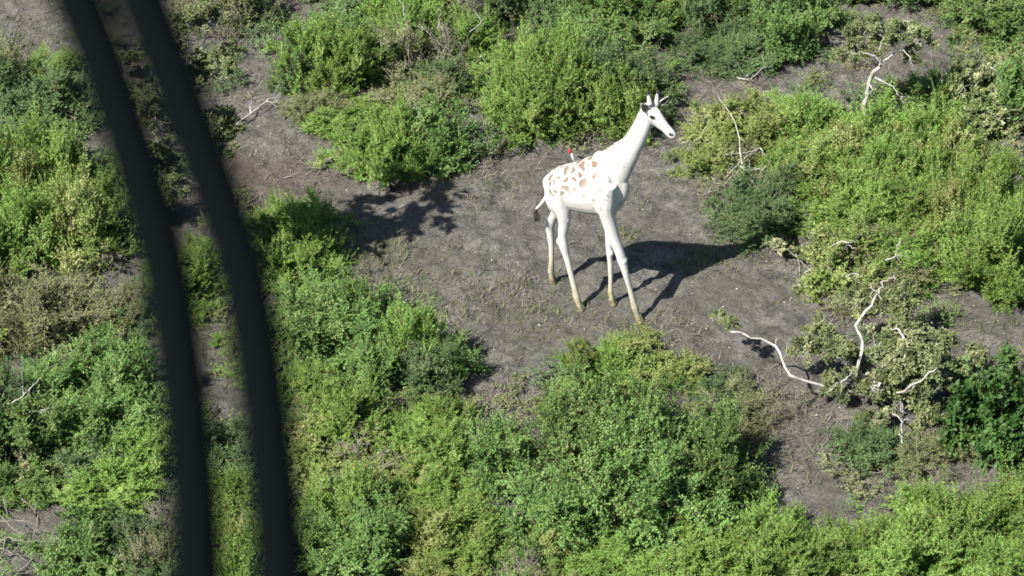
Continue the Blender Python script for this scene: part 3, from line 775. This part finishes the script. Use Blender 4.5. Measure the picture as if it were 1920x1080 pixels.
# ossicones: short tapered horns with dark tufted tips
for s, b_, t_ in ((-1, (1218, 192), (1215, 176)), (1, (1231, 193), (1233, 173))):
    lat = .045 if s < 0 else -.05
    p0, p1 = loc(*b_, lat), loc(*t_, lat)
    P = smooth_path([p0 - (p1 - p0) * .25, p0 * .6 + p1 * .4, p1], 8)
    h = gpart('ossicone', [tube(P, [.036, .034, .031, .027, .023, .020, .016, .010], 10)], WHITE)
    tu = []
    rs = np.random.RandomState(5 + s)
    for i in range(26):
        d = unit(unit(p1 - p0) + rs.normal(0, .4, 3)); a = p1 + rs.normal(0, .010, 3)
        tu.append(tube(np.array([a - d * .012, a + d * .012, a + d * .03]), [.005, .003, .0005], 3))
    V, F = join(tu); obj('tuft', mesh('tuft', V, F, [DARK]), h)
# ears: cupped leaves, dark inside
def ear(base, tip, nrm, wid):
    base, tip = np.array(base), np.array(tip); d = unit(tip - base); L = np.linalg.norm(tip - base)
    nrm = unit(np.array(nrm) - d * np.dot(nrm, d)); sd = np.cross(d, nrm)
    def sheet(sc, off, cup):
        V = []
        for i in range(9):
            t = i / 8
            wd = wid * sc * (math.sin(math.pi * min(1, (.12 + .88 * t)) ** .8) * .95 + .12 * (1 - t))
            for j in range(7):
                v = (j - 3) / 3
                V.append(base + d * L * (t * sc + (1 - sc) * .5) + sd * wd * v + nrm * (off + cup * (v * v) * wd))
        q = [(i * 7 + j, i * 7 + j + 1, (i + 1) * 7 + j + 1, (i + 1) * 7 + j) for i in range(8) for j in range(6)]
        return np.array(V), np.array(q)
    Vo, qo = sheet(1, 0, .55); Vb, _ = sheet(.98, -.012, .55)
    n = len(Vo)
    rim = list(range(0, 7)) + list(range(13, 62, 7)) + list(range(61, 55, -1)) + list(range(49, 6, -7))
    rq = np.array([(rim[i], rim[(i + 1) % len(rim)], rim[(i + 1) % len(rim)] + n, rim[i] + n) for i in range(len(rim))])
    me = mesh('ear', np.vstack([Vo, Vb]), [np.vstack([qo, qo[:, ::-1] + n, rq])], [WHITE], smooth=True)
    e = obj('ear', me, gi)
    Vi, qi = sheet(.76, .006, .55)
    obj('inner_ear', mesh('inner_ear', Vi, [qi], [EARIN], smooth=True), e)
eb = loc(1214, 208, .085); ear(eb, loc(1201, 193, .15), (.55, -.75, .35), .052)
eb2 = loc(1236, 194, -.08); ear(eb2, loc(1254, 180, -.17), (.75, .15, .30), .045)
# eyes, nostrils, mouth
for s, lt in ((-1, .100), (1, -.100)):
    p = np.array([.728, s * .089, 3.118])
    gpart('eye', [ball(p, (.032, .017, .024))], EYE)
    gpart('eyelash', [tube(smooth_path([p + [-.036, s * .008, .006], p + [-.005, s * .016, .024], p + [.036, s * .006, .004]], 7), [.003, .007, .008, .009, .008, .007, .003], 5)], DARK)
    gpart('nostril', [ball((.968, s * .047, 2.908), (.030, .016, .022))], DARK)
gpart('mouth', [tube(smooth_path([(.935, -.052, 2.853), (.985, -.045, 2.835), (1.004, 0, 2.824), (.985, .045, 2.835), (.935, .052, 2.853)], 14), .004, 5)], DARK)
# mane: bristles along the back of the neck
ml = []
path = smooth_path([loc(1128, 283), loc(1150, 268), loc(1167, 257), loc(1182, 236), loc(1194, 213), loc(1204, 195)], 130)
rs = np.random.RandomState(4)
tg = unit(np.gradient(path, axis=0)); pn = unit(np.cross(tg, [0, 1.0, 0])); pn *= np.sign(-pn[:, :1])
path = path - pn * .030
for i in range(len(path)):
    for j in range(3):
        a = path[i] - pn[i] * .050 + np.array([0, rs.normal(0, .008), 0])
        d = unit(pn[i] + rs.normal(0, .18, 3) + tg[i] * .25)
        ml.append(tube(np.array([a, a + d * .045, a + d * rs.uniform(.060, .078)]), [.0055, .004, .001], 3))
ml.append(tube(path[::5] - pn[::5] * .012, .020, 8))
gpart('mane', ml, MANE, False)
# tail and its dark tuft
tp = smooth_path([loc(1034, 352), loc(1026, 366, .02), loc(1016, 381, .03), loc(1005, 392, .03)], 14)
tail = gpart('tail', [tube(tp, np.linspace(.034, .015, 14), 10)], WHITE)
tf = []
for i in range(70):
    a = tp[-1] + rs.normal(0, .010, 3)
    e = loc(1007 + rs.normal(0, 3), 412 + rs.normal(0, 3.5), .03 + rs.normal(0, .02))
    P = smooth_path([a, a + (e - a) * .3 + np.array([-.015, 0, -.005]), a + (e - a) * .65, e], 6)
    tf.append(tube(P, [.006, .007, .007, .006, .004, .001], 3))
V, F = join(tf); obj('tuft', mesh('tuft', V, F, [DARK]), tail)

# dart in the back
d0, d1 = on_plane(1077, 304, GO, GR), on_plane(1068, 280, GO, GR)
dr = bpy.data.objects.new('dart', None); COL.objects.link(dr); dr.location = d0
tag(dr, 'tranquiliser dart with a red tail tuft stuck upright in the back of the giraffe', 'dart')
dd = d1 - d0
V, F = join([tube(np.array([dd * -.25, dd * .0, dd * .12, dd * .14, dd * .7]), [.003, .004, .004, .012, .012], 8)])
obj('barrel', mesh('barrel', V, F, [plain('pale_dart_barrel', (.62, .62, .60), .4, .4)], smooth=True), dr)
tf = []
for i in range(50):
    d = unit(unit(dd) * .7 + rs.normal(0, .55, 3)); a = dd * .82
    tf.append(tube(np.array([a - unit(dd) * .03, a + d * .02, a + d * .040]), [.004, .005, .001], 3))
V, F = join(tf); obj('tail_tuft', mesh('tail_tuft', V, F, [plain('red_tuft', (.36, .045, .055), .7, .2)]), dr)

# ------------------------------------------------------------------ ground cover: dry grass, twigs, weeds, stones
def blades(pts, ln, wd, tilt, seed, name, mats, bend=.3):
    r = np.random.RandomState(seed); n = len(pts)
    a = r.uniform(0, 6.283, n); h = np.stack([np.cos(a), np.sin(a), np.zeros(n)], 1)
    L = ln * r.uniform(.5, 1.3, n); e = np.clip(r.normal(tilt[0], tilt[1], n), .03, 1.5)
    b = np.array(pts, float)
    d = h * np.cos(e)[:, None] + np.array([0, 0, 1]) * np.sin(e)[:, None]
    s = np.stack([-np.sin(a), np.cos(a), np.zeros(n)], 1) * (wd * r.uniform(.6, 1.3, n))[:, None]
    m = b + d * (L * .55)[:, None]; tip = b + d * L[:, None] + h * (L * bend * .3)[:, None] - np.array([0, 0, 1]) * (L * bend * .35)[:, None]
    V = np.stack([b + s, b - s, m - s * .8, m + s * .8, tip], 1).reshape(-1, 3)
    o = np.arange(n) * 5
    me = mesh(name, V, [np.stack([o, o + 1, o + 2, o + 3], 1), np.stack([o + 3, o + 2, o + 4], 1)], mats,
              tint=np.repeat(np.clip(r.normal(.5, .22, n), 0, 1), 5))
    ob = obj(name, me); ob['kind'] = 'stuff'; return ob
def gpts(n, seed, box=(-9, 9, -6.6, 9.5), mask=None, clump=0, sig=.06):
    r = np.random.RandomState(seed)
    m = n if not clump else n // clump
    out = np.zeros((0, 2))
    while len(out) < m:
        p = np.stack([r.uniform(box[0], box[1], m * 2), r.uniform(box[2], box[3], m * 2)], 1)
        if mask is not None: p = p[r.rand(len(p)) < mask(p[:, 0], p[:, 1])]
        out = np.vstack([out, p])
    out = out[:m]
    if clump: out = np.repeat(out, clump, 0) + r.normal(0, sig, (m * clump, 2))
    return np.column_stack([out, ground_h(out[:, 0], out[:, 1]) - .004])
dens = lambda x, y: np.clip((vnoise(x * .9 + 30, y * .9 + 30, 12) - .35) * 2.4, .04, 1)
DRY = leaf_mat('dry_grass_blade', [(0, (.085, .072, .058)), (.5, (.16, .14, .115)), (1, (.30, .27, .21))], trans=.15)
blades(gpts(60000, 21, mask=dens, clump=7, sig=.05), .13, .0035, (.30, .25), 22, 'dry_grass', [DRY])
GREEN = leaf_mat('green_grass_blade', [(0, (.05, .075, .025)), (.5, (.10, .125, .045)), (1, (.18, .17, .08))], trans=.25)
spots = [(1165, 442, .16, 260), (700, 470, .3, 500), (740, 510, .3, 400), (1330, 475, .22, 380), (1300, 495, .15, 160), (905, 550, .35, 260), (880, 500, .3, 150),
         (1010, 600, .3, 160), (1060, 575, .25, 160), (850, 590, .3, 240), (760, 560, .3, 400), (1195, 620, .12, 160), (1180, 380, .25, 80), (1230, 615, .3, 160), (970, 560, .4, 200),
         (1790, 650, .3, 200), (1860, 625, .3, 250), (1490, 860, .3, 200), (40, 60, .4, 300), (80, 80, .4, 300), (1000, 640, .3, 150), (1400, 395, .3, 250), (1290, 335, .3, 200),
         (900, 380, .2, 120), (935, 345, .2, 120), (1500, 530, .3, 300), (1850, 840, .25, 150), (560, 430, .3, 150), (620, 240, .3, 200), (410, 640, .3, 300), (420, 700, .3, 300)]
r = np.random.RandomState(31); gp = []
for x, y, sg, n in spots:
    c = at(x, y); gp.append(c[:2] + r.normal(0, sg, (n, 2)))
gp = np.vstack(gp); gp = np.column_stack([gp, ground_h(gp[:, 0], gp[:, 1])])
blades(gp[::2], .14, .005, (.75, .38), 32, 'green_grass', [GREEN])
# low scrub that fills the ground between the bushes, away from the bare patches
BARE = [[(425, 185), (560, 240), (640, 262), (660, 345), (880, 352), (1000, 285), (1130, 280), (1240, 190), (1300, 150), (1420, 145), (1400, 200), (1330, 230), (1300, 330), (1385, 400), (1462, 470), (1470, 570),
         (1530, 605), (1480, 720), (1330, 710), (1060, 690), (930, 770), (870, 660), (760, 560), (640, 510), (580, 470), (480, 370), (430, 300)],
        [(-60, 10), (130, 10), (135, 105), (-60, 95)], [(1690, 70), (1800, 60), (1780, 130), (1690, 190), (1650, 160)], [(1470, 740), (1560, 710), (1560, 870), (1530, 930), (1450, 900), (1420, 830)],
        [(1760, 555), (2000, 565), (2000, 680), (1800, 665)], [(1780, 850), (2000, 890), (2000, 980), (1790, 900)], [(370, 570), (430, 570), (445, 740), (395, 740)],
        [(860, 690), (940, 690), (930, 850), (880, 850)], [(1405, 800), (1480, 800), (1480, 930), (1400, 920)]]
BAREW = [np.array([at(x, y)[:2] for x, y in p]) for p in BARE]
def bare(x, y):
    hit = np.zeros(len(x), bool)
    for p in BAREW:
        ins = np.zeros(len(x), bool)
        for (x1, y1), (x2, y2) in zip(p, np.roll(p, -1, 0)):
            c = ((y1 > y) != (y2 > y)) & (x < (x2 - x1) * (y - y1) / (y2 - y1 + 1e-12) + x1)
            ins ^= c
        hit |= ins
    return hit
r = np.random.RandomState(71)
order = 'DEAYGB'
ug = [[leafy(900 + 10 * i + v, nm=9, ntw=11, nk=2 if k == 'G' else 7, LL=KIND[k]['LL'] * 2.0, LW=KIND[k]['LW'] * 2.2, TL=.42, up=.5, out=.5, rnd=.8, tw=.012, mr=.02, shoot=.2) for v in range(2)] for i, k in enumerate(order)]
up_ = gpts(2000, 72, box=(-10, 10, -7, 10.5)); up_ = up_[~bare(up_[:, 0], up_[:, 1])][:620]
VV, QQ, TT, M4, M3, TI, o = [], [], [], [], [], [], 0
for p in up_:
    i = r.choice(6, p=[.28, .30, .16, .07, .14, .05]); v, f, mi, ti = ug[i][r.randint(2)]
    a = r.uniform(0, 6.283); s_ = r.uniform(.26, .48); hz = s_ * r.uniform(.45, .85)
    c_, n_ = math.cos(a) * s_, math.sin(a) * s_
    VV.append(np.stack([v[:, 0] * c_ - v[:, 1] * n_, v[:, 0] * n_ + v[:, 1] * c_, v[:, 2] * hz], 1) + p)
    QQ.append(f[0] + o); TT.append(f[1] + o); M4.append(np.where(mi[0] > 0, i + 1, 0)); M3.append(mi[1]); TI.append(ti); o += len(v)
t = obj('undergrowth', mesh('undergrowth', np.vstack(VV), [np.vstack(QQ), np.vstack(TT)], [BARK_GREY] + [LEAF[k] for k in order],
        [np.concatenate(M4), np.concatenate(M3)], tint=np.concatenate(TI))); t['kind'] = 'stuff'
# fallen leaves gathered under and around the bushes
r = np.random.RandomState(81); lp = []
for cx, cy, rx, rd in FOOT:
    m = int(min(420, 90 * rx * rd + 60)); a = r.uniform(0, 6.283, m); u = r.uniform(.55, 1.22, m)
    lp.append(np.stack([cx + np.cos(a) * u * rx, cy + np.sin(a) * u * rd], 1))
lp = np.vstack(lp); lp = np.column_stack([lp, ground_h(lp[:, 0], lp[:, 1]) + .006]); m = len(lp)
d1 = unit(np.column_stack([r.normal(size=(m, 2)), r.normal(0, .25, m)])); d2 = unit(np.cross(d1, np.column_stack([r.normal(0, .3, (m, 2)), np.ones(m)])))
l1 = r.uniform(.012, .032, m)[:, None]; l2 = l1 * r.uniform(.35, .7, m)[:, None]
LV = np.stack([lp - d1 * l1, lp + d2 * l2, lp + d1 * l1, lp - d2 * l2], 1).reshape(-1, 3)
LITTER = leaf_mat('fallen_dry_leaf', [(0, (.045, .036, .027)), (.5, (.105, .085, .06)), (1, (.22, .19, .13))], trans=.1)
t = obj('leaf_litter', mesh('leaf_litter', LV, [np.arange(m * 4).reshape(-1, 4)], [LITTER], tint=np.repeat(r.rand(m), 4))); t['kind'] = 'stuff'
# twig litter
r = np.random.RandomState(41)
tp_ = gpts(4200, 42, mask=dens); tl_ = []
a = r.uniform(0, 6.283, len(tp_)); L = r.uniform(.06, .32, len(tp_))
for p, an, ln in zip(tp_, a, L):
    d = np.array([math.cos(an), math.sin(an), r.normal(.05, .12)]) * ln; k = r.normal(0, .12, 3) * ln; k[2] = abs(k[2])
    q = np.array([p, p + d * .5 + k, p + d]); q[:, 2] += .006
    tl_.append(tube(q, [.006, .0045, .002], 3))
V, F = join(tl_)
t = obj('twig_litter', mesh('twig_litter', V, F, [BARK_GREY])); t['kind'] = 'stuff'
# small pale stones and dark clods
sp_ = gpts(1500, 52, clump=0); st = []
r = np.random.RandomState(51)
ico = np.array([(1, 0, 0), (-1, 0, 0), (0, 1, 0), (0, -1, 0), (0, 0, 1), (0, 0, -1)], float)
of = np.array([(0, 2, 4), (2, 1, 4), (1, 3, 4), (3, 0, 4), (2, 0, 5), (1, 2, 5), (3, 1, 5), (0, 3, 5)])
for p in sp_:
    s_ = r.uniform(.006, .02)
    st.append((ico * s_ * r.uniform(.6, 1.3, (6, 3)) + p, np.zeros((0, 4), int), of))
V, F = join(st)
t = obj('gravel', mesh('gravel', V, F, [plain('pale_stone', (.20, .19, .17), .9, .2, (3, (.42, .40, .37)))])); t['kind'] = 'stuff'

# ------------------------------------------------------------------ two dark bars of the aircraft, close to the lens and out of focus
BLACK = plain('matt_black_bar', (.0030, .0041, .0047), .95, 0.0)
def bar(pts, width_px, label, z):
    P = []
    for x, y in pts:
        d = ray(x, y); P.append(CAM + d * z)
    P = smooth_path(P, 48)
    rad = width_px / 2 * KP * z
    c = P[0].copy()
    V, F = join([tube(P - c, rad, 24)])
    o = obj('aircraft_bar', mesh('aircraft_bar', V, F, [BLACK], smooth=True), None, c)
    tag(o, label, 'bar', 'dark bars of the aircraft')
bar([(-900, -1500), (-520, -1020), (-120, -480), (48, -190), (147, 0), (222, 200), (285, 400), (318, 540), (355, 810), (374, 1080), (380, 1350), (370, 1900), (340, 2500)], 104,
    'left one of two dark blurred bars crossing the view close up', 1.50)
bar([(-780, -1500), (-400, -1020), (0, -480), (172, -190), (266, 0), (347, 200), (420, 400), (462, 540), (503, 810), (526, 1080), (532, 1350), (522, 1900), (492, 2500)], 106,
    'right one of two dark blurred bars crossing the view close up', 1.50)
